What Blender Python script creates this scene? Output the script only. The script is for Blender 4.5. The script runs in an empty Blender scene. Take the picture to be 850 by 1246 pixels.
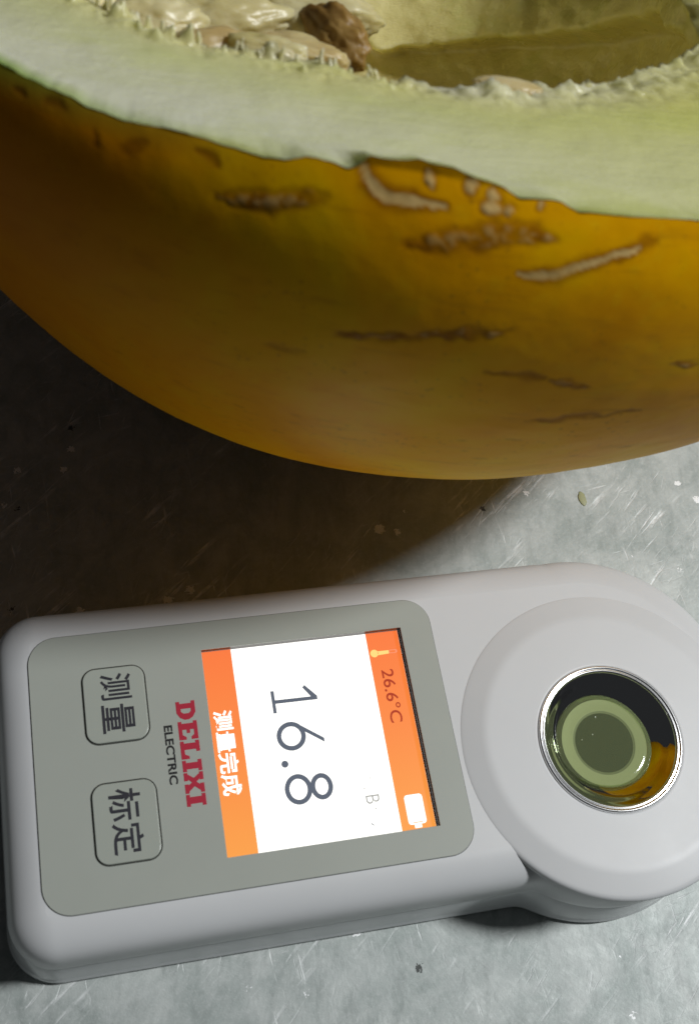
import bpy, bmesh, math, random
import numpy as np
from mathutils import Matrix, Vector

random.seed(7)
rng = np.random.RandomState(11)
SC = bpy.context.scene
COL = SC.collection
K = 0.001                      # everything below is written in millimetres, table top at z = 0
TOP = 16.0                     # height of the instrument's flat face above the table

# ------------------------------------------------------------------ camera
cam = bpy.data.cameras.new('camera')
cam.sensor_fit = 'HORIZONTAL'; cam.sensor_width = 36.0
cam.lens = 1427.5 / 850 * 36.0
cam.clip_start = 0.005; cam.clip_end = 50
cam.dof.use_dof = True; cam.dof.focus_distance = 0.165; cam.dof.aperture_fstop = 64
cob = bpy.data.objects.new('camera', cam); COL.objects.link(cob)
RIGHT = Vector((0.972652, -0.172032, 0.156052))
DOWN = Vector((-0.088097, -0.894915, -0.437455))
FWD = Vector((0.214910, 0.411744, -0.885596))
m = Matrix.Identity(4)
for i in range(3):
    m[i][0] = RIGHT[i]; m[i][1] = -DOWN[i]; m[i][2] = -FWD[i]
m[0][3], m[1][3], m[2][3] = -25.15 * K, -35.77 * K, (142.19 + TOP) * K
cob.matrix_world = m
SC.camera = cob

# ------------------------------------------------------------------ world, lamp, exposure
w = bpy.data.worlds.new('World'); SC.world = w; w.use_nodes = True
bg = w.node_tree.nodes['Background']
bg.inputs[0].default_value = (0.90, 0.95, 1.0, 1); bg.inputs[1].default_value = 0.022
LD = Vector((0.74, -0.05, 1.0)).normalized()
la = bpy.data.lights.new('work_lamp', 'AREA'); la.shape = 'DISK'; la.size = 0.11
la.energy = 5.7; la.color = (0.965, 0.99, 1.0)
lo = bpy.data.objects.new('work_lamp', la); COL.objects.link(lo)
lo.location = Vector((0.010, 0.030, 0.0)) + LD * 0.85
lo.rotation_euler = (-LD).to_track_quat('-Z', 'Y').to_euler()
SC.view_settings.view_transform = 'Standard'; SC.view_settings.look = 'None'
SC.view_settings.exposure = 0.0; SC.view_settings.gamma = 1.0
SC.view_settings.use_curve_mapping = False
SC.cycles.use_denoising = True
SC.cycles.max_bounces = 7

# ------------------------------------------------------------------ helpers
def new_mat(name):
    mt = bpy.data.materials.new(name); mt.use_nodes = True
    nt = mt.node_tree; b = nt.nodes['Principled BSDF']
    return mt, nt, b
def lk(nt, a, b): nt.links.new(a, b)
def node(nt, t, **kw):
    n = nt.nodes.new(t)
    for k, v in kw.items(): setattr(n, k, v)
    return n
def ramp(nt, fac, stops, interp='LINEAR'):
    r = node(nt, 'ShaderNodeValToRGB'); r.color_ramp.interpolation = interp
    els = r.color_ramp.elements
    while len(els) < len(stops): els.new(0.5)
    for e, (p, c) in zip(els, stops):
        e.position = p; e.color = (*c, 1) if len(c) == 3 else c
    if fac is not None: lk(nt, fac, r.inputs[0])
    return r
def mix(nt, fac, a, b, blend='MIX'):
    n = node(nt, 'ShaderNodeMix', data_type='RGBA', blend_type=blend)
    for s, v in ((0, fac), (6, a), (7, b)):
        if isinstance(v, bpy.types.NodeSocket): lk(nt, v, n.inputs[s])
        else: n.inputs[s].default_value = v if s == 0 else (*v, 1)
    return n.outputs[2]
def math_n(nt, op, a, b=None, c=None, clamp=False):
    n = node(nt, 'ShaderNodeMath', operation=op); n.use_clamp = clamp
    for i, v in enumerate((a, b, c)):
        if v is None: continue
        if isinstance(v, bpy.types.NodeSocket): lk(nt, v, n.inputs[i])
        else: n.inputs[i].default_value = v
    return n.outputs[0]
def coords(nt, scale=(1, 1, 1), rot=(0, 0, 0), loc=(0, 0, 0)):
    tc = node(nt, 'ShaderNodeTexCoord'); mp = node(nt, 'ShaderNodeMapping')
    mp.inputs['Scale'].default_value = scale; mp.inputs['Rotation'].default_value = rot
    mp.inputs['Location'].default_value = loc
    lk(nt, tc.outputs['Object'], mp.inputs[0]); return mp.outputs[0]
def streaks(nt, ang, thin, loc=(0, 0, 0)):
    """coordinates stretched along the direction ang (degrees, in the sheet's plane)"""
    tc = node(nt, 'ShaderNodeTexCoord'); mp = node(nt, 'ShaderNodeMapping', vector_type='TEXTURE')
    mp.inputs['Rotation'].default_value = (0, 0, math.radians(ang)); mp.inputs['Scale'].default_value = (1, 1 / thin, 1)
    mp.inputs['Location'].default_value = loc
    lk(nt, tc.outputs['Object'], mp.inputs[0]); return mp.outputs[0]
def noise(nt, vec, scale, detail=4, rough=0.5, dist=0.0):
    n = node(nt, 'ShaderNodeTexNoise'); n.inputs['Scale'].default_value = scale
    n.inputs['Detail'].default_value = detail; n.inputs['Roughness'].default_value = rough
    n.inputs['Distortion'].default_value = dist
    lk(nt, vec, n.inputs['Vector']); return n.outputs['Fac']
def bump(nt, h, b, strength=0.3, dist=0.0005):
    n = node(nt, 'ShaderNodeBump'); n.inputs['Strength'].default_value = strength
    n.inputs['Distance'].default_value = dist
    lk(nt, h, n.inputs['Height']); lk(nt, n.outputs[0], b.inputs['Normal']); return n

def link(name, me, mat, parent=None, smooth=True):
    ob = bpy.data.objects.new(name, me); COL.objects.link(ob)
    if mat is not None and not me.materials: me.materials.append(mat)
    if parent is not None: ob.parent = parent
    if smooth: me.polygons.foreach_set('use_smooth', [True] * len(me.polygons))
    return ob
def mesh_from(name, v, f):
    me = bpy.data.meshes.new(name)
    me.from_pydata([tuple(p) for p in np.asarray(v) * K], [], f); me.update(); return me
def grid_mesh(name, P, closed_u=True, cap=False):
    """P: rows x cols x 3 in mm; rows run inwards, columns run round."""
    n, mcol = P.shape[:2]
    idx = np.arange(n * mcol).reshape(n, mcol)
    nxt = np.roll(idx, -1, 1)
    if not closed_u: a = idx[:-1, :-1]; b = idx[:-1, 1:]; c = idx[1:, 1:]; d = idx[1:, :-1]
    else: a = idx[:-1]; b = nxt[:-1]; c = nxt[1:]; d = idx[1:]
    q = np.stack([a, d, c, b], -1).reshape(-1, 4)
    me = bpy.data.meshes.new(name)
    v = (P.reshape(-1, 3) * K).astype(np.float32)
    me.vertices.add(len(v)); me.vertices.foreach_set('co', v.ravel())
    me.loops.add(q.size); me.loops.foreach_set('vertex_index', q.ravel().astype(np.int32))
    me.polygons.add(len(q)); me.polygons.foreach_set('loop_start', np.arange(0, q.size, 4, dtype=np.int32))
    me.update(calc_edges=True); me.validate()
    return me
def tag(o, label, cat, group=None):
    o['label'] = label; o['category'] = cat
    if group: o['group'] = group
def empty(name, loc=(0, 0, 0)):
    e = bpy.data.objects.new(name, None); e.empty_display_size = 0.01
    e.location = loc; COL.objects.link(e); return e

def flat(name, loops, mat, z, depth=0.03, parent=None, bevel=0.0):
    """flat plate with outline loops (holes by even-odd), bottom at z, in mm"""
    cu = bpy.data.curves.new(name, 'CURVE'); cu.dimensions = '2D'; cu.fill_mode = 'BOTH'
    cu.extrude = depth / 2 * K
    if bevel: cu.bevel_depth = bevel * K; cu.bevel_resolution = 2; cu.offset = -bevel * K
    for lp in loops:
        sp = cu.splines.new('POLY'); sp.points.add(len(lp) - 1); sp.use_cyclic_u = True
        for p, (x, y) in zip(sp.points, lp): p.co = (x * K, y * K, 0, 1)
    to = bpy.data.objects.new('tmp', cu); COL.objects.link(to)
    dg = bpy.context.evaluated_depsgraph_get()
    me = bpy.data.meshes.new_from_object(to.evaluated_get(dg)); me.name = name
    bpy.data.objects.remove(to); bpy.data.curves.remove(cu)
    me.transform(Matrix.Translation((0, 0, (z + depth / 2 + bevel) * K)))
    me.materials.clear()
    return link(name, me, mat, parent, smooth=False)
def text(name, s, box, mat, z, parent=None, bold=0.0, depth=0.02, spacing=1.0):
    """lettering running towards -y with its top towards +x, fitted in box (x0, x1, ystart, yend)"""
    cu = bpy.data.curves.new(name, 'FONT'); cu.body = s; cu.size = 1; cu.offset = bold
    cu.space_character = spacing; cu.resolution_u = 6
    to = bpy.data.objects.new('tmp', cu); COL.objects.link(to)
    dg = bpy.context.evaluated_depsgraph_get()
    me = bpy.data.meshes.new_from_object(to.evaluated_get(dg)); me.name = name
    bpy.data.objects.remove(to); bpy.data.curves.remove(cu)
    me.materials.clear()
    n = len(me.vertices); co = np.empty(n * 3, np.float32); me.vertices.foreach_get('co', co)
    co = co.reshape(-1, 3); lo_, hi = co.min(0), co.max(0)
    x0, x1, ys, ye = box
    tx = (co[:, 0] - lo_[0]) / (hi[0] - lo_[0]); ty = (co[:, 1] - lo_[1]) / (hi[1] - lo_[1])
    out = np.stack([x0 + ty * (x1 - x0), ys + tx * (ye - ys), np.full(n, z)], 1) * K
    me.vertices.foreach_set('co', out.astype(np.float32).ravel()); me.update()
    return link(name, me, mat, parent, smooth=False)
def rrect(x0, x1, y0, y1, r, n=10):
    pts = []
    for cx, cy, a0 in ((x1 - r, y1 - r, 0), (x0 + r, y1 - r, 90), (x0 + r, y0 + r, 180), (x1 - r, y0 + r, 270)):
        for k in range(n + 1):
            a = math.radians(a0 + 90 * k / n); pts.append((cx + r * math.cos(a), cy + r * math.sin(a)))
    return pts
def rect(x0, x1, y0, y1): return [(x0, y0), (x1, y0), (x1, y1), (x0, y1)]
def circ(cx, cy, rx, ry=None, n=64):
    ry = ry or rx
    return [(cx + rx * math.cos(2 * math.pi * k / n), cy + ry * math.sin(2 * math.pi * k / n)) for k in range(n)]
def lathe(name, prof, c, mat, parent, n=128):
    a = np.linspace(0, 2 * np.pi, n, endpoint=False)
    P = np.array([[(c[0] + r * math.cos(t), c[1] + r * math.sin(t), z) for t in a] for r, z in prof])
    return link(name, grid_mesh(name, P[::-1]), mat, parent)

def vnoise(p, seed=0):
    """smooth value noise in [-1, 1], p: n x 3"""
    i = np.floor(p).astype(np.int64); fr = p - i; u = fr * fr * (3 - 2 * fr)
    out = np.zeros(len(p))
    for dx in (0, 1):
        for dy in (0, 1):
            for dz in (0, 1):
                h = ((i[:, 0] + dx) * 374761393 + (i[:, 1] + dy) * 668265263 + (i[:, 2] + dz) * 2147483647 + seed * 1274126177)
                h = (h ^ (h >> 13)) * 1274126177 & 0x7fffffff
                h = h ^ (h >> 16)
                val = (h & 0xffff) / 32767.5 - 1
                out += val * (u[:, 0] if dx else 1 - u[:, 0]) * (u[:, 1] if dy else 1 - u[:, 1]) * (u[:, 2] if dz else 1 - u[:, 2])
    return out
def fbm(p, seed=0, oct=3):
    o = 0; a = 1; t = 0
    for k in range(oct): o = o + a * vnoise(p * 2 ** k, seed + k); t += a; a *= 0.5
    return o / t
def sstep(a, b, x):
    t = np.clip((x - a) / (b - a), 0, 1); return t * t * (3 - 2 * t)

# ------------------------------------------------------------------ materials
def plain(name, col, rough=0.4, metal=0.0, spec=0.5, coat=0.0):
    mt, nt, b = new_mat(name)
    b.inputs['Base Color'].default_value = (*col, 1); b.inputs['Roughness'].default_value = rough
    b.inputs['Metallic'].default_value = metal; b.inputs['Specular IOR Level'].default_value = spec
    b.inputs['Coat Weight'].default_value = coat
    return mt
def glow(name, col, s=1.0):
    mt, nt, b = new_mat(name)
    b.inputs['Base Color'].default_value = (0.02, 0.02, 0.02, 1); b.inputs['Roughness'].default_value = 0.25
    b.inputs['Emission Color'].default_value = (*col, 1); b.inputs['Emission Strength'].default_value = s
    return mt

def plastic(name, col, rough):
    mt, nt, b = new_mat(name)
    v = coords(nt)
    n1 = noise(nt, v, 90, 5, 0.6)
    c = ramp(nt, n1, [(0.3, tuple(x * 0.965 for x in col)), (0.7, col)])
    lk(nt, c.outputs[0], b.inputs['Base Color'])
    n2 = noise(nt, v, 160, 4, 0.65)
    r = math_n(nt, 'MULTIPLY_ADD', n2, 0.16, rough - 0.08)
    lk(nt, r, b.inputs['Roughness'])
    n3 = noise(nt, v, 5200, 2, 0.5)
    bump(nt, n3, b, 0.06, 0.00004)
    return mt
M_white = plastic('white_plastic', (0.68, 0.69, 0.70), 0.42)
M_lower = plastic('grey_plastic', (0.66, 0.68, 0.69), 0.18)
M_panel = plastic('grey_film', (0.415, 0.44, 0.395), 0.44)
M_btn = plastic('button_film', (0.415, 0.445, 0.395), 0.30)
M_ink = plain('dark_ink', (0.035, 0.035, 0.045), 0.4)
M_line = plain('button_line', (0.055, 0.058, 0.05), 0.4)
M_red = plain('red_ink', (0.47, 0.022, 0.05), 0.4)
M_black = plain('black_ink', (0.02, 0.02, 0.022), 0.4)
M_wall = plain('window_edge', (0.03, 0.018, 0.02), 0.2)
M_chrome = plain('chrome', (0.82, 0.82, 0.82), 0.045, 1.0)
M_rim = plain('satin_chrome', (0.92, 0.92, 0.92), 0.22, 1.0)
M_seat = plain('well_seat', (0.52, 0.51, 0.38), 0.4, 0.0)
M_prism = plain('prism_glass', (0.012, 0.02, 0.014), 0.05)
M_rubber = plain('rubber', (0.02, 0.02, 0.02), 0.7)

# galvanised sheet
def table_material():
    mt, nt, b = new_mat('galvanised_steel')
    v = coords(nt)
    n1 = noise(nt, v, 120, 6, 0.66, 0.8)
    n2 = noise(nt, v, 420, 6, 0.7)
    n3 = noise(nt, streaks(nt, 80, 3), 170, 5, 0.65)
    base = ramp(nt, n1, [(0.36, (0.37, 0.41, 0.392)), (0.50, (0.45, 0.485, 0.467)), (0.64, (0.54, 0.57, 0.55))])
    c = mix(nt, math_n(nt, 'MULTIPLY', ramp(nt, n2, [(0.48, (0, 0, 0)), (0.68, (1, 1, 1))]).outputs[0], 0.34), base.outputs[0], (0.56, 0.58, 0.57))
    c = mix(nt, math_n(nt, 'MULTIPLY', ramp(nt, n3, [(0.50, (0, 0, 0)), (0.70, (1, 1, 1))]).outputs[0], 0.34), c, (0.21, 0.235, 0.225))
    gr = ramp(nt, noise(nt, v, 1500, 5, 0.75), [(0.52, (0, 0, 0)), (0.70, (1, 1, 1))]).outputs[0]
    c = mix(nt, math_n(nt, 'MULTIPLY', gr, 0.3), c, (0.72, 0.74, 0.73))
    gd = ramp(nt, noise(nt, coords(nt, loc=(.3, .1, 0)), 1100, 5, 0.75), [(0.54, (0, 0, 0)), (0.70, (1, 1, 1))]).outputs[0]
    c = mix(nt, math_n(nt, 'MULTIPLY', gd, 0.2), c, (0.20, 0.22, 0.21))
    scr = None
    for ang, dens, thin, seed, thr in ((38, 60, 13, 0.0, 0.585), (44, 120, 11, 3.1, 0.61), (95, 110, 10, 7.7, 0.63), (10, 130, 12, 12.3, 0.65), (66, 120, 12, 5.5, 0.635)):
        vv = streaks(nt, ang, thin, (seed, seed * .7, 0))
        q = noise(nt, vv, dens, 3, 0.6, 0.12)
        q = ramp(nt, q, [(thr, (0, 0, 0)), (thr + 0.10, (1, 1, 1))]).outputs[0]
        scr = q if scr is None else math_n(nt, 'MAXIMUM', scr, q)
    msk = ramp(nt, noise(nt, coords(nt, loc=(3.3, 1.2, 0)), 55, 3, 0.6), [(0.46, (0.0,) * 3), (0.62, (1, 1, 1))]).outputs[0]
    brk = ramp(nt, noise(nt, coords(nt, loc=(1.3, 6.2, 0)), 900, 2, 0.5), [(0.34, (0.3,) * 3), (0.5, (1, 1, 1))]).outputs[0]
    scr = math_n(nt, 'MULTIPLY', math_n(nt, 'MULTIPLY', scr, msk), brk)
    vo = node(nt, 'ShaderNodeTexVoronoi'); vo.inputs['Scale'].default_value = 330
    wob = node(nt, 'ShaderNodeVectorMath', operation='MULTIPLY_ADD')
    nz = node(nt, 'ShaderNodeTexNoise'); nz.inputs['Scale'].default_value = 2600; lk(nt, v, nz.inputs['Vector'])
    lk(nt, nz.outputs['Color'], wob.inputs[0]); wob.inputs[1].default_value = (0.0014,) * 3; lk(nt, v, wob.inputs[2])
    lk(nt, wob.outputs[0], vo.inputs['Vector'])
    wn = node(nt, 'ShaderNodeTexWhiteNoise'); lk(nt, vo.outputs['Position'], wn.inputs['Vector'])
    rad = math_n(nt, 'MULTIPLY_ADD', noise(nt, v, 90, 2), 0.44, -0.03)
    ding = math_n(nt, 'MULTIPLY', math_n(nt, 'LESS_THAN', vo.outputs['Distance'], rad), math_n(nt, 'GREATER_THAN', wn.outputs['Value'], 0.90))
    spot = math_n(nt, 'MULTIPLY', math_n(nt, 'LESS_THAN', vo.outputs['Distance'], math_n(nt, 'MULTIPLY', rad, 0.75)), math_n(nt, 'LESS_THAN', wn.outputs['Value'], 0.035))
    br = math_n(nt, 'MAXIMUM', scr, ding)
    c = mix(nt, math_n(nt, 'MULTIPLY', br, 0.95), c, (0.97, 0.98, 0.98))  # scratches and dings; their lamp glints are put in as near-white colour
    c = mix(nt, math_n(nt, 'MULTIPLY', spot, 0.85), c, (0.03, 0.03, 0.028))
    lk(nt, c, b.inputs['Base Color'])
    b.inputs['Metallic'].default_value = 0.16
    b.inputs['Specular IOR Level'].default_value = 0.2
    lk(nt, ramp(nt, n2, [(0.3, (0.46,) * 3), (0.7, (0.62,) * 3)]).outputs[0], b.inputs['Roughness'])
    h = math_n(nt, 'ADD', math_n(nt, 'MULTIPLY', n2, 0.6), math_n(nt, 'MULTIPLY', br, -0.8))
    h = math_n(nt, 'ADD', h, math_n(nt, 'MULTIPLY', noise(nt, v, 1700, 3, 0.6), 0.25))
    bump(nt, h, b, 0.5, 0.0002)
    return mt
M_table = table_material()

# ------------------------------------------------------------------ setting: the metal table
n = 90
xs = np.linspace(-260, 320, n); ys = np.linspace(-200, 380, n)
X, Y = np.meshgrid(xs, ys, indexing='xy')
P = np.stack([X, Y, np.zeros_like(X)], -1)
# sheet lies flat where things stand, slightly uneven elsewhere
near = sstep(120, 240, np.hypot(X - 20, Y - 40))
P[..., 2] = (fbm(np.stack([X / 90, Y / 90, X * 0], -1).reshape(-1, 3), 3).reshape(X.shape) - 1.0) * 0.6 * near
me = grid_mesh('table_top', P[::-1], closed_u=False)
table = link('table_top', me, M_table)
sm = table.modifiers.new('thickness', 'SOLIDIFY'); sm.thickness = 0.0015; sm.offset = -1 if me.polygons[0].normal.z > 0 else 1
table['kind'] = 'structure'

# ------------------------------------------------------------------ the refractometer
dev = empty('refractometer')
tag(dev, 'white handheld digital refractometer with lit screen lying on the metal table', 'refractometer')
HC = (37.6, -5.3)              # centre of the sample well
def sd_rrect(p, x0, x1, y0, y1, r):
    q = np.abs(p - np.array([(x0 + x1) / 2, (y0 + y1) / 2])) - np.array([(x1 - x0) / 2 - r, (y1 - y0) / 2 - r])
    return np.hypot(np.maximum(q[:, 0], 0), np.maximum(q[:, 1], 0)) + np.minimum(np.maximum(q[:, 0], q[:, 1]), 0) - r
def smin(a, b, k):
    h = np.clip(0.5 + 0.5 * (b - a) / k, 0, 1); return b * (1 - h) + a * h - k * h * (1 - h)
def sdf(p):
    d = sd_rrect(p, -38.6, 40, -21.2, 21.2, 5.5)
    d = np.minimum(d, np.hypot(p[:, 0] - 37.5, p[:, 1] + 0.3) - 21.5)
    return smin(d, np.hypot(p[:, 0] - HC[0], p[:, 1] - HC[1]) - 19.7, 0.8)
def contour(level, base):
    p = base.copy()
    for _ in range(60):
        d = sdf(p) - level
        e = 1e-3
        g = np.stack([sdf(p + [e, 0]) - sdf(p - [e, 0]), sdf(p + [0, e]) - sdf(p - [0, e])], 1) / (2 * e)
        g /= np.maximum(np.linalg.norm(g, axis=1), 1e-6)[:, None]
        p -= g * d[:, None] * 0.7
    return p
ang = np.linspace(0, 2 * np.pi, 4000, endpoint=False)
lo_r = np.zeros(4000); hi_r = np.full(4000, 90.0)
dirs = np.stack([np.cos(ang), np.sin(ang)], 1); org = np.array([8.0, -1.0])
for _ in range(50):
    mid = (lo_r + hi_r) / 2; ins = sdf(org + dirs * mid[:, None]) < 0
    lo_r = np.where(ins, mid, lo_r); hi_r = np.where(ins, hi_r, mid)
pl = org + dirs * lo_r[:, None]
sl = np.r_[0, np.cumsum(np.linalg.norm(np.diff(np.r_[pl, pl[:1]], axis=0), axis=1))]
NB = 460
tt = np.linspace(0, sl[-1], NB, endpoint=False)
pc = np.r_[pl, pl[:1]]
base = np.stack([np.interp(tt, sl, pc[:, 0]), np.interp(tt, sl, pc[:, 1])], 1)
def shell_rows(levels):
    rows = []
    for off, z in levels:
        c = contour(off, base); rows.append(np.c_[c, np.full(NB, z + TOP)])
    return np.array(rows)
lv = []
lv += [(-4.6, 0), (-4.2, -0.03), (-3.7, -0.12), (-3.1, -0.30), (-2.5, -0.54), (-1.9, -0.86), (-1.35, -1.25), (-0.85, -1.75), (-0.45, -2.4), (-0.18, -3.2), (-0.04, -4.1), (0.03, -5.2)]
lv += [(0.08, -7.0), (0.1, -8.8), (-0.15, -9.0), (-0.9, -9.05)]
rows = shell_rows(lv)
shell = grid_mesh('upper_shell', rows[::-1][::-1])
inner = [tuple(q[:2]) for q in rows[0]]
cap = flat('cap', [inner, rect(-13.15, 13.15, -13.05, 13.05), circ(HC[0], HC[1], 9.9)], M_white, TOP - 0.0, 0.0)
bm = bmesh.new(); bm.from_mesh(shell); bm.from_mesh(cap.data)
bmesh.ops.dissolve_degenerate(bm, dist=1e-9, edges=bm.edges)
bmesh.ops.recalc_face_normals(bm, faces=bm.faces)
bm.to_mesh(shell); bm.free(); bpy.data.objects.remove(cap)
upper = link('upper_shell', shell, M_white, dev)
for pg in shell.polygons:
    if abs(pg.center.z - TOP * K) < 1e-6: pg.use_smooth = False
low = shell_rows([(-0.9, -9.05), (-0.12, -9.12), (0.0, -9.4), (0.42, -11.4), (0.8, -13.4), (0.85, -14.2), (1.0, -14.5), (1.1, -14.9), (1.08, -15.4), (0.7, -15.8), (-0.8, -15.97)])
bm = bmesh.new(); bm.from_mesh(grid_mesh('lower_shell', low))
bm.verts.ensure_lookup_table()
bm.faces.new([bm.verts[(len(low) - 1) * NB + i] for i in range(NB)])
bmesh.ops.recalc_face_normals(bm, faces=bm.faces)
lme = bpy.data.meshes.new('lower_shell'); bm.to_mesh(lme); bm.free()
link('lower_shell', lme, M_lower, dev)

# raised round stage with its well
prof = [(19.0, -4.5), (19.5, -2.2), (20.0, -1.2), (20.15, -0.7), (20.05, -0.25), (19.8, -0.02), (19.5, 0.06), (19.2, 0.12), (17.2, 0.52), (16.9, 0.57), (16.5, 0.61), (16.1, 0.62), (15.8, 0.62), (10.0, 0.62), (9.9, 0.62), (9.8, 0.6), (9.7, 0.5), (9.65, 0.2)]
stage = lathe('sample_stage', [(r, z + TOP) for r, z in prof], HC, M_white, dev, 160)
prof = [(9.68, 0.3), (9.66, 0.68), (9.58, 0.84), (9.46, 0.9), (9.32, 0.88), (9.22, 0.80), (9.14, 0.78), (9.06, 0.82), (8.94, 0.83), (8.82, 0.74), (8.75, 0.58), (8.7, 0.3)]
lathe('well_rim', [(r, z + TOP) for r, z in prof], HC, M_rim, dev, 160)
prof = [(8.76, 0.55), (8.5, 0.28), (8.25, 0.06), (7.95, -0.22), (7.6, -0.62), (7.15, -1.0), (6.6, -1.36), (6.0, -1.66), (5.7, -1.78)]
lathe('well_bowl', [(r, z + TOP) for r, z in prof], HC, M_chrome, dev, 160)
lathe('well_seat', [(5.9, -1.74 + TOP), (5.0, -1.80 + TOP), (4.25, -1.82 + TOP)], HC, M_seat, dev, 96)
lathe('prism_edge', [(4.3, -1.83 + TOP), (4.15, -1.845 + TOP), (3.95, -1.85 + TOP)], HC, plain('prism_edge', (0.20, 0.205, 0.14), 0.3), dev, 96)
lathe('prism_window', [(4.0, -1.86 + TOP), (2, -1.86 + TOP), (0.001, -1.86 + TOP)], HC, M_prism, dev, 96)

# face panel with the window cut in it
PX0, PX1, PY = -34.25, 17.2, 16.68
win = rect(-13.05, 13.1, -12.95, 12.95)
panel = flat('face_panel', [rrect(PX0, PX1, -PY, PY, 3.4, 14), win], M_panel, TOP + 0.0, 0.10, dev, bevel=0.03)
edge = flat('panel_edge', [rrect(PX0 - .09, PX1 + .09, -PY - .09, PY + .09, 3.49, 14), rrect(PX0 - .01, PX1 + .01, -PY - .01, PY + .01, 3.41, 14)], plain('panel_gap', (0.10, 0.10, 0.095), 0.6), TOP + 0.005, 0.02, panel)
x0, x1, y0, y1 = -13.1, 13.13, -13.0, 13.0
wv = [(x0, y0, TOP), (x1, y0, TOP), (x1, y1, TOP), (x0, y1, TOP), (x0, y0, TOP - 1.1), (x1, y0, TOP - 1.1), (x1, y1, TOP - 1.1), (x0, y1, TOP - 1.1)]
link('window_edge', mesh_from('window_edge', wv, [(0, 1, 5, 4), (1, 2, 6, 5), (2, 3, 7, 6), (3, 0, 4, 7)]), M_wall, panel, smooth=False)

# brand lettering: slab letters drawn as outlines (x runs along the word, y up)
def letters(name, polys, mat, z, parent, x_off, y_off, hgt):
    loops = []
    for lp in polys: loops.append([(y_off + y * hgt, x_off - x) for x, y in lp])
    return flat(name, loops, mat, z, 0.02, parent)
bl = []
t_ = 0.2                         # serif thickness as a part of the height
bl.append([(0, 0), (1.45, 0), (2.05, .16), (2.35, .38), (2.35, .62), (2.05, .84), (1.45, 1), (0, 1), (0, 1 - t_), (.28, 1 - t_), (.28, t_), (0, t_)])
bl.append([(.95, .24), (.95, .76), (1.3, .76), (1.55, .64), (1.55, .36), (1.3, .24)])
bl.append([(2.55, 0), (4.85, 0), (4.85, .38), (4.5, .38), (4.25, .2), (3.6, .2), (3.6, .42), (4.05, .42), (4.05, .60), (3.6, .60), (3.6, .8), (4.25, .8), (4.5, .64), (4.85, .64), (4.85, 1), (2.55, 1), (2.55, 1 - t_), (2.82, 1 - t_), (2.82, t_), (2.55, t_)])
bl.append([(5.02, 0), (7.25, 0), (7.25, .42), (6.9, .42), (6.65, .2), (6.1, .2), (6.1, .8), (6.4, .8), (6.4, 1), (5.02, 1), (5.02, .8), (5.3, .8), (5.3, .2), (5.02, .2)])
def slab_i(a, b): return [(a, 0), (b, 0), (b, .2), (b - .3, .2), (b - .3, .8), (b, .8), (b, 1), (a, 1), (a, .8), (a + .3, .8), (a + .3, .2), (a, .2)]
bl.append(slab_i(7.4, 8.8))
bl.append([(8.92, 0), (9.9, 0), (9.9, .2), (9.75, .2), (10.1, .38), (10.45, .2), (10.3, .2), (10.3, 0), (11.42, 0), (11.42, .2), (11.2, .2), (10.62, .5), (11.2, .8), (11.42, .8), (11.42, 1), (10.3, 1), (10.3, .8), (10.45, .8), (10.1, .62), (9.75, .8), (9.9, .8), (9.9, 1), (8.92, 1), (8.92, .8), (9.1, .8), (9.6, .5), (9.1, .2), (8.92, .2)])
bl.append(slab_i(11.55, 12.98))
zt = TOP + 0.162
letters('brand_lettering', bl, M_red, zt, panel, 6.55, -17.0, 2.33)
text('brand_subtitle', 'ELECTRIC', (-18.76, -17.70, 3.76, -3.54), M_black, zt, panel, bold=0.034)

# keys
for yc, s, boxes in ((7.2, '测量', ((-25.85, -22.1, 11.1, 7.75), (-25.95, -22.05, 7.15, 3.6))),
                     (-7.1, '标定', ((-26.05, -22.35, -3.2, -7.0), (-25.95, -22.35, -7.25, -10.95)))):
    bx0, bx1, by0, by1 = -28.12, -20.28, yc - 4.87, yc + 4.87
    key = flat('button', [rrect(bx0 + .2, bx1 - .2, by0 + .2, by1 - .2, 1.5, 10)], M_btn, TOP + 0.155, 0.06, dev, bevel=0.10)
    flat('button_outline', [rrect(bx0, bx1, by0, by1, 1.75, 10), rrect(bx0 + .19, bx1 - .19, by0 + .19, by1 - .19, 1.56, 10)], M_line, zt, 0.02, key)
    for ch, bxx in zip(s, boxes):
        text('legend', ch, bxx, M_ink, TOP + 0.155 + 0.26 + 0.01, key, bold=0.012)

# display
ZD = TOP - 0.95
mt, nt, b = new_mat('display_orange')
sx = node(nt, 'ShaderNodeSeparateXYZ'); lk(nt, coords(nt), sx.inputs[0])
g = math_n(nt, 'MULTIPLY_ADD', sx.outputs[1], -1 / 0.026, 0.5, clamp=True)
rr = ramp(nt, g, [(0, (1.0, 0.20, 0.045)), (0.5, (1.0, 0.27, 0.055)), (1, (1.0, 0.37, 0.065))])
lk(nt, rr.outputs[0], b.inputs['Emission Color']); b.inputs['Emission Strength'].default_value = 0.95
b.inputs['Base Color'].default_value = (0.03, 0.02, 0.02, 1); b.inputs['Roughness'].default_value = 0.3
M_or = mt
M_scr = glow('display_white', (1.0, 0.99, 0.94), 1.4)
M_dig = glow('display_digit', (0.105, 0.125, 0.165), 1.0)
M_redtx = glow('display_red', (0.42, 0.035, 0.008), 1.0)
M_yel = glow('display_yellow', (1.0, 0.72, 0.22), 1.0)
M_pink = glow('display_pink', (0.95, 0.30, 0.16), 1.0)
M_faint = glow('display_faint', (0.40, 0.40, 0.38), 1.0)
disp = flat('display', [rect(-13.0, 13.05, -12.95, 12.95)], M_scr, ZD - 0.1, 0.1, dev)
zb = ZD + 0.012
for a, b_ in ((-13.02, -9.23), (8.52, 12.86)):
    flat('status_bar', [rect(a, b_, -12.96, 12.96)], M_or, zb, 0.01, disp)
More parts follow.
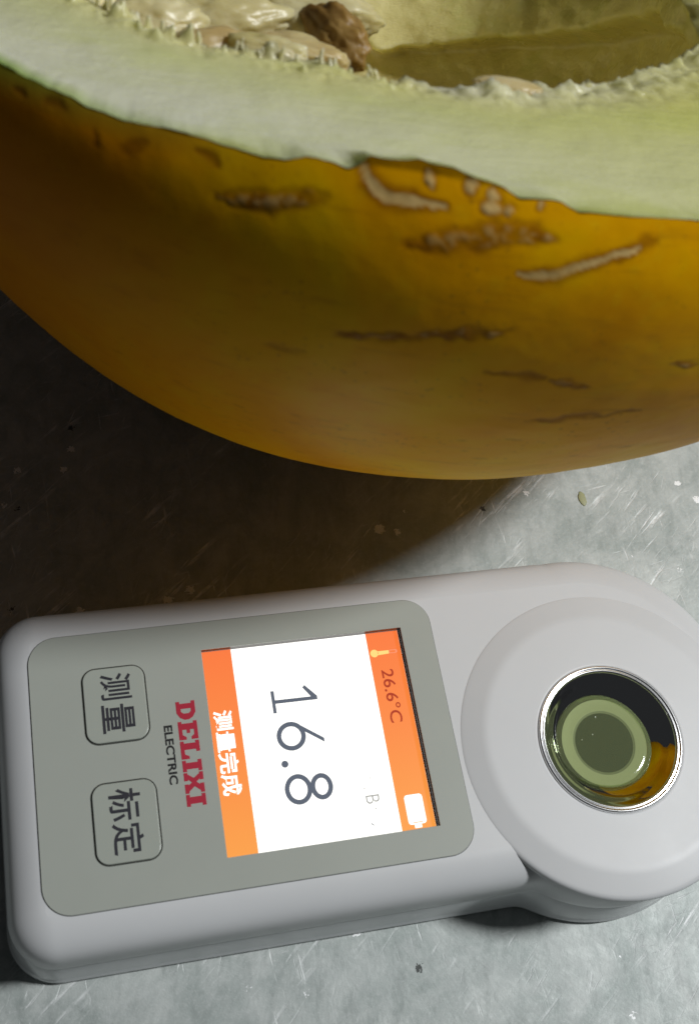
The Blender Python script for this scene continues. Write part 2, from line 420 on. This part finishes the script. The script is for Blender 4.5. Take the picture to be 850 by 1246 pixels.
flat('display_border', [rect(12.87, 13.08, -12.97, 12.97)], plain('display_border', (0.06, 0.012, 0.02), 0.3), zb, 0.01, disp)
zc = ZD + 0.034
text('status_lettering', '测量完成', (-12.55, -10.1, 5.1, -5.55), M_scr, zc, disp, bold=0.021)
text('temperature_reading', '26.6°C', (9.72, 11.38, 7.85, 0.72), M_redtx, zc, disp, bold=0.008)
# thermometer symbol
flat('thermometer_symbol', [circ(9.25, 10.15, 0.52, n=32), rect(9.7, 11.2, 9.93, 10.39)], M_yel, zc, 0.01, disp)
flat('thermometer_tube', [rrect(11.2, 12.35, 9.93, 10.42, .22, 5), rect(11.3, 12.1, 10.03, 10.32)], M_pink, zc, 0.01, disp)
flat('battery_symbol', [rrect(9.5, 11.8, -12.2, -8.55, 0.4, 6), rect(10.05, 11.3, -12.02, -11.92)], M_scr, zc, 0.01, disp)
flat('battery_cap', [rect(10.2, 11.1, -12.65, -12.22)], M_scr, zc, 0.01, disp)
# digits, thin strokes
def ring_loops(cx, cy, rx, ry, t): return [circ(cx, cy, rx, ry), circ(cx, cy, rx - t, ry - t)]
S = 0.6
flat('digit', [[(-4.98, 6.78), (-4.98, 3.86), (-4.55, 3.86), (-4.55, 5.08), (0.86, 5.02), (0.86, 5.5), (-0.55, 7.1), (-0.86, 6.78), (0.05, 5.5), (-4.55, 5.56), (-4.55, 6.78)]], M_dig, zc, 0.01, disp)
six = flat('digit', ring_loops(-3.2, 0.72, 1.84, 1.84, S), M_dig, zc, 0.01, disp)
flat('digit_stroke', [[(-2.35, 2.32), (0.86, 0.0), (0.86, -0.55), (-1.42, 1.08)]], M_dig, zc + 0.012, 0.01, six)
flat('decimal_point', [circ(-4.52, -2.66, 0.44, n=32)], M_dig, zc, 0.01, disp)
eig = flat('digit', ring_loops(-3.32, -5.95, 1.70, 1.88, S), M_dig, zc, 0.01, disp)
flat('digit_loop', ring_loops(-0.42, -5.98, 1.40, 1.64, S), M_dig, zc + 0.012, 0.01, eig)
# what the overexposed unit leaves visible
text('unit_letter', 'B', (4.75, 6.45, -7.9, -8.95), M_faint, zc, disp, bold=-0.008)
for x, y, r in ((5.7, -5.8, .09), (4.8, -6.95, .10), (5.46, -6.9, .08), (5.75, -9.6, .10)):
    flat('unit_speck', [circ(x, y, r, n=10)], M_faint, zc, 0.01, disp)
flat('unit_speck', [[(4.9, -11.25), (5.3, -11.6), (5.2, -11.62), (4.82, -11.35)]], M_dig, zc, 0.01, disp)

# ------------------------------------------------------------------ juice in the well
mt, nt, b = new_mat('melon_juice')
b.inputs['Base Color'].default_value = (0.36, 0.42, 0.22, 1); b.inputs['Roughness'].default_value = 0.06
tr = node(nt, 'ShaderNodeBsdfTransparent'); tr.inputs[0].default_value = (0.80, 0.87, 0.66, 1)
mx = node(nt, 'ShaderNodeMixShader'); out = nt.nodes['Material Output']
mx.inputs[0].default_value = 0.26
lk(nt, tr.outputs[0], mx.inputs[1]); lk(nt, b.outputs[0], mx.inputs[2]); lk(nt, mx.outputs[0], out.inputs[0])
bump(nt, noise(nt, coords(nt), 700, 3, 0.6), b, 0.12, 0.0001)
M_juice = mt
a = np.linspace(0, 2 * np.pi, 96, endpoint=False)
wob = 1 + 0.03 * np.cos(2 * a + 0.6) + 0.015 * np.cos(3 * a + 2)
rowsj = []
for r, z in ((5.9, -1.66), (6.2, -1.5), (6.32, -1.36), (6.15, -1.24), (5.2, -1.16), (3.5, -1.13), (1.5, -1.12), (0.01, -1.12)):
    rowsj.append(np.stack([HC[0] - 0.3 + r * wob * np.cos(a), HC[1] + 0.05 + r * wob * np.sin(a), np.full(96, z + TOP)], 1))
juice = link('melon_juice', grid_mesh('melon_juice', np.array(rowsj)), M_juice)
tag(juice, 'pale green melon juice pooled in the chrome well of the refractometer', 'juice')

M_bub = plain('air_bubble', (0.75, 0.80, 0.66), 0.08)
for bx, by, br in ((-0.6, 3.3, .11), (-1.6, 1.1, .08), (-3.2, 0.6, .06)):
    bm = bmesh.new(); bmesh.ops.create_icosphere(bm, subdivisions=2, radius=br * K)
    bmesh.ops.translate(bm, verts=bm.verts, vec=Vector((HC[0] + bx, HC[1] + by, TOP - 1.14)) * K)
    me = bpy.data.meshes.new('bubble'); bm.to_mesh(me); bm.free(); link('bubble', me, M_bub, juice)

# ------------------------------------------------------------------ the half melon
MC = Vector((23.452, 83.341, 51.643 + TOP)) * K
MM = Matrix(((0.993122, 0.099555, 0.061617), (-0.114036, 0.941742, 0.316413), (-0.026527, -0.321263, 0.946618)))
SA, SB, SCc = 75.6, 66.42, 67.78
mel = empty('melon_half'); mel.location = MC; mel.rotation_euler = MM.to_euler()
tag(mel, 'half of a cut yellow melon with pale green flesh resting on its scarred rind', 'melon')
rim_tab = np.array([[-180, .3], [-140, .7], [-131.85, .71], [-129.12, .42], [-126.55, .11], [-124.33, -.03], [-122.31, -.43], [-119.9, -.47], [-116.88, .03], [-112.86, -.08], [-110.95, -.12], [-109.73, -.06], [-108.3, .81], [-106.74, .73], [-105.86, .44], [-105.2, .9], [-104.67, 1.95], [-103.62, 1.82], [-101.72, 2.23], [-99.47, 2.0], [-97.83, 1.38], [-96.53, 1.07], [-95.37, .28], [-92.79, .4], [-91.59, -.31], [-87.83, -.28], [-83.56, -.42], [-70, -.2], [0, 0], [90, .4], [180, .3]])
az = np.concatenate([np.linspace(-150, -45, 520, endpoint=False), np.linspace(-45, 210, 240, endpoint=False)])
NA = len(az); azr = np.radians(az)
azw = np.where(az > 180, az - 360, az)
dz = np.interp(azw, rim_tab[:, 0], rim_tab[:, 1])
dz = dz + 0.12 * fbm(np.stack([az * 1.1, az * 0, az * 0], 1), 5)

scars = [  # points on the rind (mm in the melon's own axes), half width, kind
    ([(-19.8, -64.1, 1.8), (-19.0, -64.3, 0.2), (-17.3, -64.6, -0.9), (-15.1, -65.1, -0.8), (-12.9, -65.4, -0.8)], 0.5, 'crack'),
    ([(-14.8, -65.0, -4.1), (-12.0, -65.5, -3.4), (-8.6, -66.0, -2.4), (-5.4, -66.2, -2.2), (-4.0, -66.3, -2.3)], 0.8, 'scab'),
    ([(-5.7, -66.0, -5.5), (-2.6, -66.2, -5.1), (0.5, -66.3, -3.8), (3.7, -66.3, -2.5)], 0.45, 'crack'),
    ([(3.3, -66.3, -2.5), (5.0, -66.2, -2.0)], 0.6, 'stain'),
    ([(-19.8, -62.5, -14.4), (-16.8, -63.3, -13.8), (-12.9, -64.2, -12.9), (-9.0, -64.9, -11.8), (-4.9, -65.4, -11.0)], 0.42, 'scab'),
    ([(1.2, -62.1, -24.0), (5.3, -62.3, -22.9), (11.1, -62.1, -21.7)], 0.42, 'stain'),
    ([(-29.7, -61.0, -3.8), (-26.9, -62.0, -3.6), (-24.6, -62.7, -2.6), (-21.9, -63.5, -1.8)], 0.7, 'scab'),
    ([(-31.9, -60.2, -0.8), (-30.4, -60.8, -1.4)], 0.45, 'stain'),
    ([(-37.6, -57.6, -2.6), (-36.0, -58.4, -1.6)], 0.5, 'stain'),
    ([(-5.6, -64.3, -16.4), (-1.8, -64.4, -16.6), (-0.0, -64.3, -16.9)], 0.4, 'stain'),
    ([(0.7, -64.3, -17.0), (2.2, -64.2, -17.3), (4.4, -64.0, -17.7)], 0.4, 'scab'),
    ([(10.9, -64.2, -14.3), (13.8, -63.8, -14.4)], 0.4, 'scab'),
    ([(-46.3, -52.5, -1.0), (-45.3, -53.2, -1.1)], 0.5, 'stain'),
    ([(-43.7, -54.2, -1.0), (-42.3, -55.0, -0.9)], 0.5, 'stain'),
    ([(-39.6, -56.5, -1.7), (-39.3, -56.7, -2.9)], 0.3, 'stain'),
    ([(-24.2, -60.5, -17.7), (-21.1, -61.5, -17.4)], 0.4, 'faint'),
    ([(-14.2, -65.2, 1.1)], 0.5, 'wart'), ([(-11.0, -65.7, 0.9)], 0.6, 'wart'), ([(-9.1, -65.9, -0.4)], 0.85, 'wart'),
    ([(-7.8, -66.1, -0.3)], 0.65, 'wart'), ([(-8.9, -66.0, 0.6)], 0.5, 'wart'), ([(-5.3, -66.3, -0.0)], 0.42, 'wart'),
]
r2 = np.random.RandomState(4)          # more of the same round the back and under the belly
for _ in range(46):
    a0 = math.radians(r2.uniform(-50, 215)); e0 = math.radians(r2.uniform(-60, -4)); ln = r2.uniform(.03, .14)
    pts = []
    for k in range(4):
        aa = a0 + ln * k / 3; ee = e0 + r2.uniform(-.015, .015)
        pts.append((SA * math.cos(ee) * math.cos(aa), SB * math.cos(ee) * math.sin(aa), SCc * math.sin(ee)))
    scars.append((pts, r2.uniform(.35, .9), r2.choice(['crack', 'scab', 'stain', 'scab'])))
for _ in range(26):                    # tiny flecks low on the belly
    a0 = math.radians(r2.uniform(-130, -55)); e0 = math.radians(r2.uniform(-42, -24)); ln = r2.uniform(.005, .03)
    scars.append(([(SA * math.cos(e0) * math.cos(a0 + q), SB * math.cos(e0) * math.sin(a0 + q), SCc * math.sin(e0)) for q in (0, ln)], r2.uniform(.12, .22), 'faint'))

NE = 400
te = np.linspace(0, 1, NE) ** 1.12
th0 = np.arcsin(np.clip(dz / SCc, -1, 1))
TH = th0[None, :] + te[:, None] * (-np.pi / 2 * 0.9995 - th0[None, :])
ct, st = np.cos(TH), np.sin(TH)
P = np.stack([SA * ct * np.cos(azr), SB * ct * np.sin(azr), SCc * st], -1)
V = P.reshape(-1, 3)
Nrm = V / np.array([SA, SB, SCc]) ** 2; Nrm /= np.linalg.norm(Nrm, axis=1)[:, None]
cork = np.zeros(len(V)); brown = np.zeros(len(V)); disp_ = np.zeros(len(V))
jit = np.stack([fbm(V / 1.6, 21, 2), fbm(V / 1.6, 33, 2), fbm(V / 1.6, 45, 2)], 1) * 0.5 + np.stack([fbm(V / .55, 121, 2), fbm(V / .55, 133, 2), fbm(V / .55, 145, 2)], 1) * 0.16
rough_n = fbm(V / 0.7, 61, 2)
for pts, hw, kind in scars:
    pts = np.array(pts, float)
    c0 = pts.mean(0); rad = np.linalg.norm(pts - c0, axis=1).max() + hw * 5 + 2
    sel = np.where(((V - c0) ** 2).sum(1) < rad * rad)[0]
    if not len(sel): continue
    q = V[sel] + jit[sel] * (1.5 if kind == 'wart' else 1.3 if kind in ('stain', 'scab') else 0.8)
    best = np.full(len(sel), 1e9); tpar = np.zeros(len(sel))
    if len(pts) == 1: best = np.linalg.norm(q - pts[0], axis=1); tpar[:] = 0.5
    ns = len(pts) - 1
    for k in range(ns):
        ab = pts[k + 1] - pts[k]; t = np.clip(((q - pts[k]) @ ab) / (ab @ ab), 0, 1)
        d = np.linalg.norm(q - pts[k] - t[:, None] * ab, axis=1)
        up_ = d < best; best = np.where(up_, d, best); tpar = np.where(up_, (k + t) / ns, tpar)
    wloc = hw * (0.35 + 0.65 * np.sqrt(np.clip(np.sin(np.pi * np.clip(tpar, .02, .98)), 0, 1)))
    x = best / wloc
    if kind == 'crack':
        cork[sel] = np.maximum(cork[sel], 1 - sstep(0.75, 1.05, x)); brown[sel] = np.maximum(brown[sel], (1 - sstep(1.0, 2.8, x)) * 0.85)
        disp_[sel] += -0.07 * (1 - sstep(0.5, 1.0, x)) + 0.10 * rough_n[sel] * (1 - sstep(0.6, 1.1, x))
    elif kind == 'scab':
        pk = sstep(-0.05, 0.35, rough_n[sel])
        cork[sel] = np.maximum(cork[sel], (1 - sstep(0.3, 1.0, x)) * pk * 0.55); brown[sel] = np.maximum(brown[sel], (1 - sstep(0.4, 2.1, x)) * 0.9)
        disp_[sel] += (0.03 + 0.13 * rough_n[sel]) * (1 - sstep(0.6, 1.3, x)) - 0.08 * np.exp(-((x - 1.0) / 0.3) ** 2)
    elif kind == 'wart':
        cork[sel] = np.maximum(cork[sel], 1 - sstep(0.65, 1.0, x)); brown[sel] = np.maximum(brown[sel], (1 - sstep(0.9, 1.7, x)) * 0.75)
        disp_[sel] += (0.10 + 0.22 * rough_n[sel]) * (1 - sstep(0.35, 1.0, x)) - 0.06 * np.exp(-((x - 1.15) / 0.25) ** 2)
    else:
        s = 0.72 if kind == 'stain' else 0.45
        brown[sel] = np.maximum(brown[sel], s * (1 - sstep(0.2, 2.2, x)))
        disp_[sel] += -0.10 * s * (1 - sstep(0.3, 1.3, x))
disp_ *= 0.55
low_n = fbm(V / 26, 77, 2)
ths = np.array([np.sum(th0 * np.exp(-((az - q) / 7.0) ** 2)) / np.sum(np.exp(-((az - q) / 7.0) ** 2)) for q in az])
below = np.maximum((ths[None, :] - TH) * 66.0, 0).reshape(-1)          # skin leans in towards the cut, shaped so the band below catches the lamp
disp_ += 3.0 * (1 - np.exp(-below / 6.5)) * np.exp(-(below / 32) ** 2)
disp_ -= 0.0017 * np.maximum(-15 - V[:, 0], 0) ** 2 * (1 - sstep(-34, -4, V[:, 2])) * sstep(-66, -40, V[:, 2])      # this end tapers off sooner below
disp_ += 0.55 * low_n * sstep(0.0, 0.12, np.repeat(te, NA)) + 0.05 * fbm(V / 2.6, 88, 2)
# flat spot where it rests
V2 = V + Nrm * disp_[:, None]
down = np.array([MM[2][0], MM[2][1], MM[2][2]])
hgt = V2 @ down + (51.643 + TOP)
V2 = V2 + np.maximum(0.02 - hgt, 0)[:, None] * down
rind_me = grid_mesh('rind', V2.reshape(NE, NA, 3))
for nm, arr in (('cork', cork), ('brown', np.clip(brown, 0, 1))):
    at = rind_me.attributes.new(nm, 'FLOAT', 'POINT'); at.data.foreach_set('value', arr.astype(np.float32))
def attr(nt, nm): return node(nt, 'ShaderNodeAttribute', attribute_name=nm).outputs['Fac']
mt, nt, b = new_mat('melon_rind')
v = coords(nt)
n1 = noise(nt, v, 42, 6, 0.6, 0.4)
c = ramp(nt, n1, [(0.30, (0.70, 0.28, 0.0)), (0.5, (0.82, 0.39, 0.0)), (0.70, (0.84, 0.52, 0.0))]).outputs[0]
n2 = noise(nt, v, 420, 5, 0.65)
c = mix(nt, math_n(nt, 'MULTIPLY', ramp(nt, n2, [(0.55, (0, 0, 0)), (0.75, (1, 1, 1))]).outputs[0], 0.35), c, (0.80, 0.52, 0.01))
vp = node(nt, 'ShaderNodeTexVoronoi'); vp.inputs['Scale'].default_value = 900; lk(nt, v, vp.inputs['Vector'])
c = mix(nt, math_n(nt, 'MULTIPLY', math_n(nt, 'LESS_THAN', vp.outputs['Distance'], 0.22), ramp(nt, noise(nt, v, 130, 3), [(0.45, (0, 0, 0)), (0.65, (0.4,) * 3)]).outputs[0]), c, (0.42, 0.20, 0.01))
st_ = ramp(nt, noise(nt, coords(nt, (1, 4, 7), (0, 0, 0)), 95, 5, 0.65), [(0.56, (0, 0, 0)), (0.75, (0.42,) * 3)]).outputs[0]
c = mix(nt, st_, c, (0.40, 0.17, 0.005))
sx = node(nt, 'ShaderNodeSeparateXYZ'); lk(nt, v, sx.inputs[0])
rd = math_n(nt, 'MULTIPLY_ADD', sx.outputs[0], -30, -0.45, clamp=True)      # redder, darker skin towards one end
c = mix(nt, math_n(nt, 'MULTIPLY', rd, 0.75), c, (0.46, 0.125, 0.0))
gl = math_n(nt, 'MULTIPLY_ADD', sx.outputs[2], 500, 1.0, clamp=True)      # greener skin along the cut
gx = math_n(nt, 'MULTIPLY_ADD', sx.outputs[0], -60, -1.6, clamp=True)
c = mix(nt, math_n(nt, 'MULTIPLY', math_n(nt, 'MULTIPLY', gl, gx), 0.7), c, (0.22, 0.30, 0.03))
c = mix(nt, math_n(nt, 'MULTIPLY', attr(nt, 'brown'), ramp(nt, n2, [(0.3, (.55,) * 3), (0.6, (.95,) * 3)]).outputs[0]), c, (0.24, 0.068, 0.002))
c = mix(nt, attr(nt, 'cork'), c, mix(nt, n2, (0.50, 0.28, 0.06), (0.84, 0.61, 0.26)))
lk(nt, c, b.inputs['Base Color'])
rg = math_n(nt, 'MULTIPLY_ADD', attr(nt, 'cork'), 0.30, 0.46); lk(nt, rg, b.inputs['Roughness'])
bump(nt, noise(nt, v, 900, 3, 0.6), b, 0.12, 0.0002)
b.inputs['Specular IOR Level'].default_value = 0.05
rind = link('rind', rind_me, mt, mel)

# flesh: cut face from the rim to the edge of the hollow, then the hollow's wall
CX, CA, CB, CD = -13.0, 45.0, 45.5, 42.0
NF = 90
tf = np.linspace(0, 1, NF)
rim = P[0] + np.array([0, 0, 0.0])
rim_in = rim * np.array([0.998, 0.998, 1])
ce = np.stack([CX + CA * np.cos(azr), CB * np.sin(azr), np.zeros(NA)], -1)
ce *= (1 + 0.018 * fbm(np.stack([az / 9, az * 0, az * 0], 1), 14))[:, None]
rows = []
for t in tf:
    q = rim_in * (1 - t) + ce * t
    q[:, 2] = dz * (1 - sstep(0, 0.22, t)) + 0.0
    rows.append(q)
F1 = np.array(rows)
lay = np.repeat(tf, NA)
V = F1.reshape(-1, 3)
rgt = sstep(-93, -84, np.tile(azw, NF)) * (1 - sstep(-30, 0, np.tile(azw, NF)))
lft = (1 - sstep(-96, -90, np.tile(azw, NF))) * sstep(-150, -140, np.tile(azw, NF))
torn = sstep(0.72, 1.0, lay)
V[:, 2] += 0.22 * fbm(V / 5, 101, 3) * (0.35 + lay) + torn * (0.75 * fbm(V / np.array([1.3, 1.3, 1.3]), 111, 3) - 0.5 * torn)
V[:, 2] += 0.6 * torn * fbm(V / 6, 141, 2) + rgt * sstep(0.70, 0.92, lay) * (0.45 * fbm(V / 0.8, 181, 2) + 0.25 * fbm(V / 2.5, 183, 2) + 0.2)
spk = np.clip(vnoise(V / 0.75, 191) * 1.6 - 0.25, 0, 1) ** 1.3 * np.clip(0.6 + vnoise(V / 3.0, 201), 0.1, 1.4)
V[:, 2] += lft * sstep(0.80, 0.93, lay) * (1.5 * spk + 0.1)
NW = 150
tw = np.linspace(0, 1, NW + 1)[1:] ** 1.1
THW = -tw * (np.pi / 2) * 0.999
W = np.stack([CX + CA * np.cos(THW)[:, None] * np.cos(azr), CB * np.cos(THW)[:, None] * np.sin(azr), CD * np.sin(THW)[:, None] * np.ones(NA) - 0.5], -1)
azc = (az + 180) % 360 - 180
fold = np.interp(azc, [-40, -11, 12.3, 30.3, 46.7, 64, 95, 140], [-3, -8.4, -21, -30.6, -37.9, -44, -40, -20])
fold = fold + 1.6 * fbm(np.stack([az / 7, az * 0, az * 0], 1), 151)
actv = sstep(-45, -15, azc) * (1 - sstep(125, 165, azc))
dist = np.degrees(THW)[:, None] - fold[None, :]
push = 6.0 * sstep(-1.2, 1.6, dist) * (1 - 0.75 * sstep(3, 26, dist)) * actv[None, :]
cen = np.array([CX, 0, -8.0])
Wf = W.reshape(-1, 3)
inw = cen - Wf; inw[:, 2] *= 0.35; inw /= np.linalg.norm(inw, axis=1)[:, None]
Wf = Wf + inw * (push.reshape(-1) + 0.9 * fbm(Wf / 6, 161, 3) + 0.35 * fbm(Wf / 1.8, 171, 2))[:, None]
allr = np.concatenate([V.reshape(NF, NA, 3), Wf.reshape(NW, NA, 3)])
flesh_me = grid_mesh('flesh', allr)
at = flesh_me.attributes.new('torn', 'FLOAT', 'POINT')
at.data.foreach_set('value', np.concatenate([rgt * sstep(0.70, 0.95, lay), np.zeros(NW * NA)]).astype(np.float32))
at = flesh_me.attributes.new('layer', 'FLOAT', 'POINT')
at.data.foreach_set('value', np.concatenate([lay, np.full(NW * NA, 1.0) + np.repeat(tw, NA)]).astype(np.float32))
mt, nt, b = new_mat('melon_flesh')
v = coords(nt)
la_ = attr(nt, 'layer')
nz = noise(nt, v, 55, 4, 0.6)
lay2 = math_n(nt, 'ADD', la_, math_n(nt, 'MULTIPLY_ADD', nz, 0.36, -0.18))
half = math_n(nt, 'MULTIPLY', lay2, 0.5)
c = ramp(nt, half, [(0.0, (0.44, 0.46, 0.18)), (0.015, (0.62, 0.64, 0.38)), (0.06, (0.72, 0.715, 0.54)), (0.20, (0.72, 0.71, 0.50)), (0.34, (0.66, 0.655, 0.34)), (0.47, (0.65, 0.60, 0.27)), (0.56, (0.80, 0.72, 0.44)), (1.0, (0.74, 0.62, 0.33))]).outputs[0]
sx = node(nt, 'ShaderNodeSeparateXYZ'); lk(nt, v, sx.inputs[0])
gr = math_n(nt, 'MULTIPLY', math_n(nt, 'MULTIPLY_ADD', sx.outputs[0], -70, -2.2, clamp=True), ramp(nt, la_, [(0.0, (1,) * 3), (0.05, (0.5,) * 3), (0.11, (0,) * 3)]).outputs[0])
c = mix(nt, math_n(nt, 'MULTIPLY', gr, 0.85), c, (0.20, 0.34, 0.04))
streak = noise(nt, coords(nt, (1, 3, 3), (0, 0, 0.1)), 60, 4, 0.6)
c = mix(nt, math_n(nt, 'MULTIPLY', ramp(nt, streak, [(0.50, (0, 0, 0)), (0.68, (1, 1, 1))]).outputs[0], 0.45), c, (0.60, 0.62, 0.24))
wt = node(nt, 'ShaderNodeAttribute', attribute_name='torn').outputs['Fac']
c = mix(nt, wt, c, mix(nt, noise(nt, v, 900, 3, 0.6), (0.58, 0.54, 0.40), (0.74, 0.71, 0.58)))
yl = math_n(nt, 'MULTIPLY_ADD', sx.outputs[0], 22, 0.62, clamp=True)
c = mix(nt, math_n(nt, 'MULTIPLY', yl, 0.85), c, mix(nt, 1.0, c, (0.90, 0.90, 0.46), 'MULTIPLY'))
lk(nt, c, b.inputs['Base Color'])
lk(nt, ramp(nt, noise(nt, v, 140, 4, 0.6), [(0.35, (0.16,) * 3), (0.65, (0.40,) * 3)]).outputs[0], b.inputs['Roughness'])
b.inputs['Subsurface Weight'].default_value = 0.5; b.inputs['Subsurface Radius'].default_value = (1.0, 1.0, 0.6)
b.inputs['Subsurface Scale'].default_value = 0.004
hb = math_n(nt, 'ADD', math_n(nt, 'ADD', noise(nt, v, 300, 4, 0.65), math_n(nt, 'MULTIPLY', noise(nt, coords(nt, (1, 6, 6), (0, 0, 0)), 260, 4, 0.6), 0.7)), math_n(nt, 'MULTIPLY', noise(nt, v, 1500, 2, 0.5), 0.3))
bump(nt, hb, b, 0.40, 0.0005)
M_flesh = mt
flesh = link('flesh', flesh_me, M_flesh, mel)

# torn fibres standing along the edge of the hollow (too many and too fine to count)
def fibres(name, a0, a1, num, hmin, hmax, r0, r1, back, seed, mat):
    rs = np.random.RandomState(seed); vs, fs = [], []
    for _ in range(num):
        a = math.radians(rs.uniform(a0, a1)); t = rs.uniform(1 - back, 1.01)
        kx = CX + CA * math.cos(a); ky = CB * math.sin(a)
        i = int(np.argmin(np.abs(azr - a))) if a > azr[0] else 0
        bs = rim_in[i] * (1 - t) + ce[i] * t
        h = rs.uniform(hmin, hmax) * (0.4 + 0.6 * rs.rand()); r = rs.uniform(r0, r1)
        lean = np.array([rs.normal(0, .22), rs.normal(0.12, .2), 1.0])
        n0 = len(vs)
        for lvl, (fh, fr) in enumerate(((-0.6, 1.2), (0.35, 0.85), (0.75, 0.6), (1.0, 0.2))):
            cpos = bs + lean * h * fh + np.array([0, 0, -0.3])
            for k in range(6):
                an = k * math.pi / 3 + lvl
                vs.append(cpos + np.array([math.cos(an), math.sin(an), 0]) * r * fr)
        for lvl in range(3):
            for k in range(6):
                x_, y_ = n0 + lvl * 6 + k, n0 + lvl * 6 + (k + 1) % 6
                fs.append((x_, y_, y_ + 6, x_ + 6))
        fs.append(tuple(n0 + 18 + k for k in range(6)))
    ob = link(name, mesh_from(name, vs, fs), mat, mel); ob['kind'] = 'stuff'; return ob
mt, nt, b = new_mat('pulp_fibre')
nf = noise(nt, coords(nt), 120, 2)
lk(nt, ramp(nt, nf, [(0.35, (0.64, 0.57, 0.27)), (0.65, (0.70, 0.64, 0.36))]).outputs[0], b.inputs['Base Color'])
b.inputs['Roughness'].default_value = 0.22
b.inputs['Subsurface Radius'].default_value = (1.0, 0.9, 0.5)
b.inputs['Subsurface Weight'].default_value = 0.4; b.inputs['Subsurface Scale'].default_value = 0.002
fibres('pulp_fibres', -140, -93, 34, 0.9, 2.4, 0.16, 0.34, 0.06, 3, mt)
# lumps of pulp and seeds in the hollow
def lump(name, c, r, seed, mat, rot=0.0, amp=0.22):
    bm = bmesh.new(); bmesh.ops.create_icosphere(bm, subdivisions=5, radius=1)
    v = np.array([p.co[:] for p in bm.verts])
    d = 1 + amp * fbm(v * 1.7, seed, 3) + 0.06 * fbm(v * 7, seed + 9, 2)
    v = v * d[:, None] * np.array(r)
    cr, sr = math.cos(rot), math.sin(rot)
    v = np.stack([v[:, 0] * cr - v[:, 1] * sr, v[:, 0] * sr + v[:, 1] * cr, v[:, 2]], 1) + np.array(c)
    for p, q in zip(bm.verts, v): p.co = Vector(q) * K
    me = bpy.data.meshes.new(name); bm.to_mesh(me); bm.free()
    return link(name, me, mat, mel)
def pulp_mat(name, c0, c1, rough=0.36):
    mt, nt, b = new_mat(name)
    nf = noise(nt, coords(nt), 160, 5, 0.6)
    lk(nt, ramp(nt, nf, [(0.35, c0), (0.65, c1)]).outputs[0], b.inputs['Base Color'])
    b.inputs['Roughness'].default_value = rough
    b.inputs['Subsurface Radius'].default_value = (1.0, 0.9, 0.5)
    b.inputs['Subsurface Weight'].default_value = 0.5; b.inputs['Subsurface Scale'].default_value = 0.003
    bump(nt, noise(nt, coords(nt), 700, 4, 0.6), b, 0.3, 0.0004)
    return mt
M_tan = pulp_mat('tan_pulp', (0.50, 0.36, 0.15), (0.62, 0.51, 0.25))
M_pale = pulp_mat('pale_pulp', (0.56, 0.47, 0.20), (0.68, 0.60, 0.34))
M_brown = pulp_mat('brown_pulp', (0.17, 0.085, 0.015), (0.36, 0.22, 0.06), 0.5)
M_seed = pulp_mat('seed_coat', (0.56, 0.42, 0.18), (0.70, 0.58, 0.32), 0.35)
lump('pulp', (-28.5, -33.2, -4.8), (5.6, 2.4, 2.04), 3, M_tan, 0.1, 0.32)
lump('pulp', (-21.5, -32.2, -5.2), (5.6, 2.4, 2.12), 13, M_tan, -0.15, 0.32)
lump('pulp', (-27.0, -25.0, -5.1), (7.5, 3.4, 2.89), 23, M_pale, 0.25, 0.3)
lump('pulp', (-19.0, -22.5, -4.5), (7.0, 3.6, 3.06), 33, M_pale, -0.1, 0.3)
lump('pulp', (-17.2, -27.4, -5.0), (2.6, 5.2, 3.4), 43, M_brown, 0.5, 0.3)
lump('pulp', (-35.0, -28.5, -4.3), (5.0, 3.4, 2.38), 53, M_pale, 0.3, 0.3)
lump('pulp', (-24.5, -35.5, -3.5), (4.0, 1.6, 1.53), 83, M_pale, -0.2, 0.35)
lump('seed', (-3.2, -44.9, -0.25), (3.3, 1.3, 0.7), 63, M_seed, -0.12, 0.08)

# ------------------------------------------------------------------ small fleck of melon on the table
mt = plain('fleck', (0.36, 0.37, 0.20), 0.5)
bm = bmesh.new(); bmesh.ops.create_icosphere(bm, subdivisions=3, radius=1)
for p in bm.verts:
    q = np.array(p.co[:]); s = 1 + 0.3 * fbm(q[None] * 1.8, 5)[0]
    p.co = Vector((0.65 * q[0] * s, 1.15 * q[1] * s, 0.10 * q[2] + 0.06)) * K
me = bpy.data.meshes.new('melon_fleck'); bm.to_mesh(me); bm.free()
fl = link('melon_fleck', me, mt); fl.location = (0.0509, 0.0364, 0)
tag(fl, 'tiny olive green fleck on the bare metal between melon and refractometer', 'fleck')
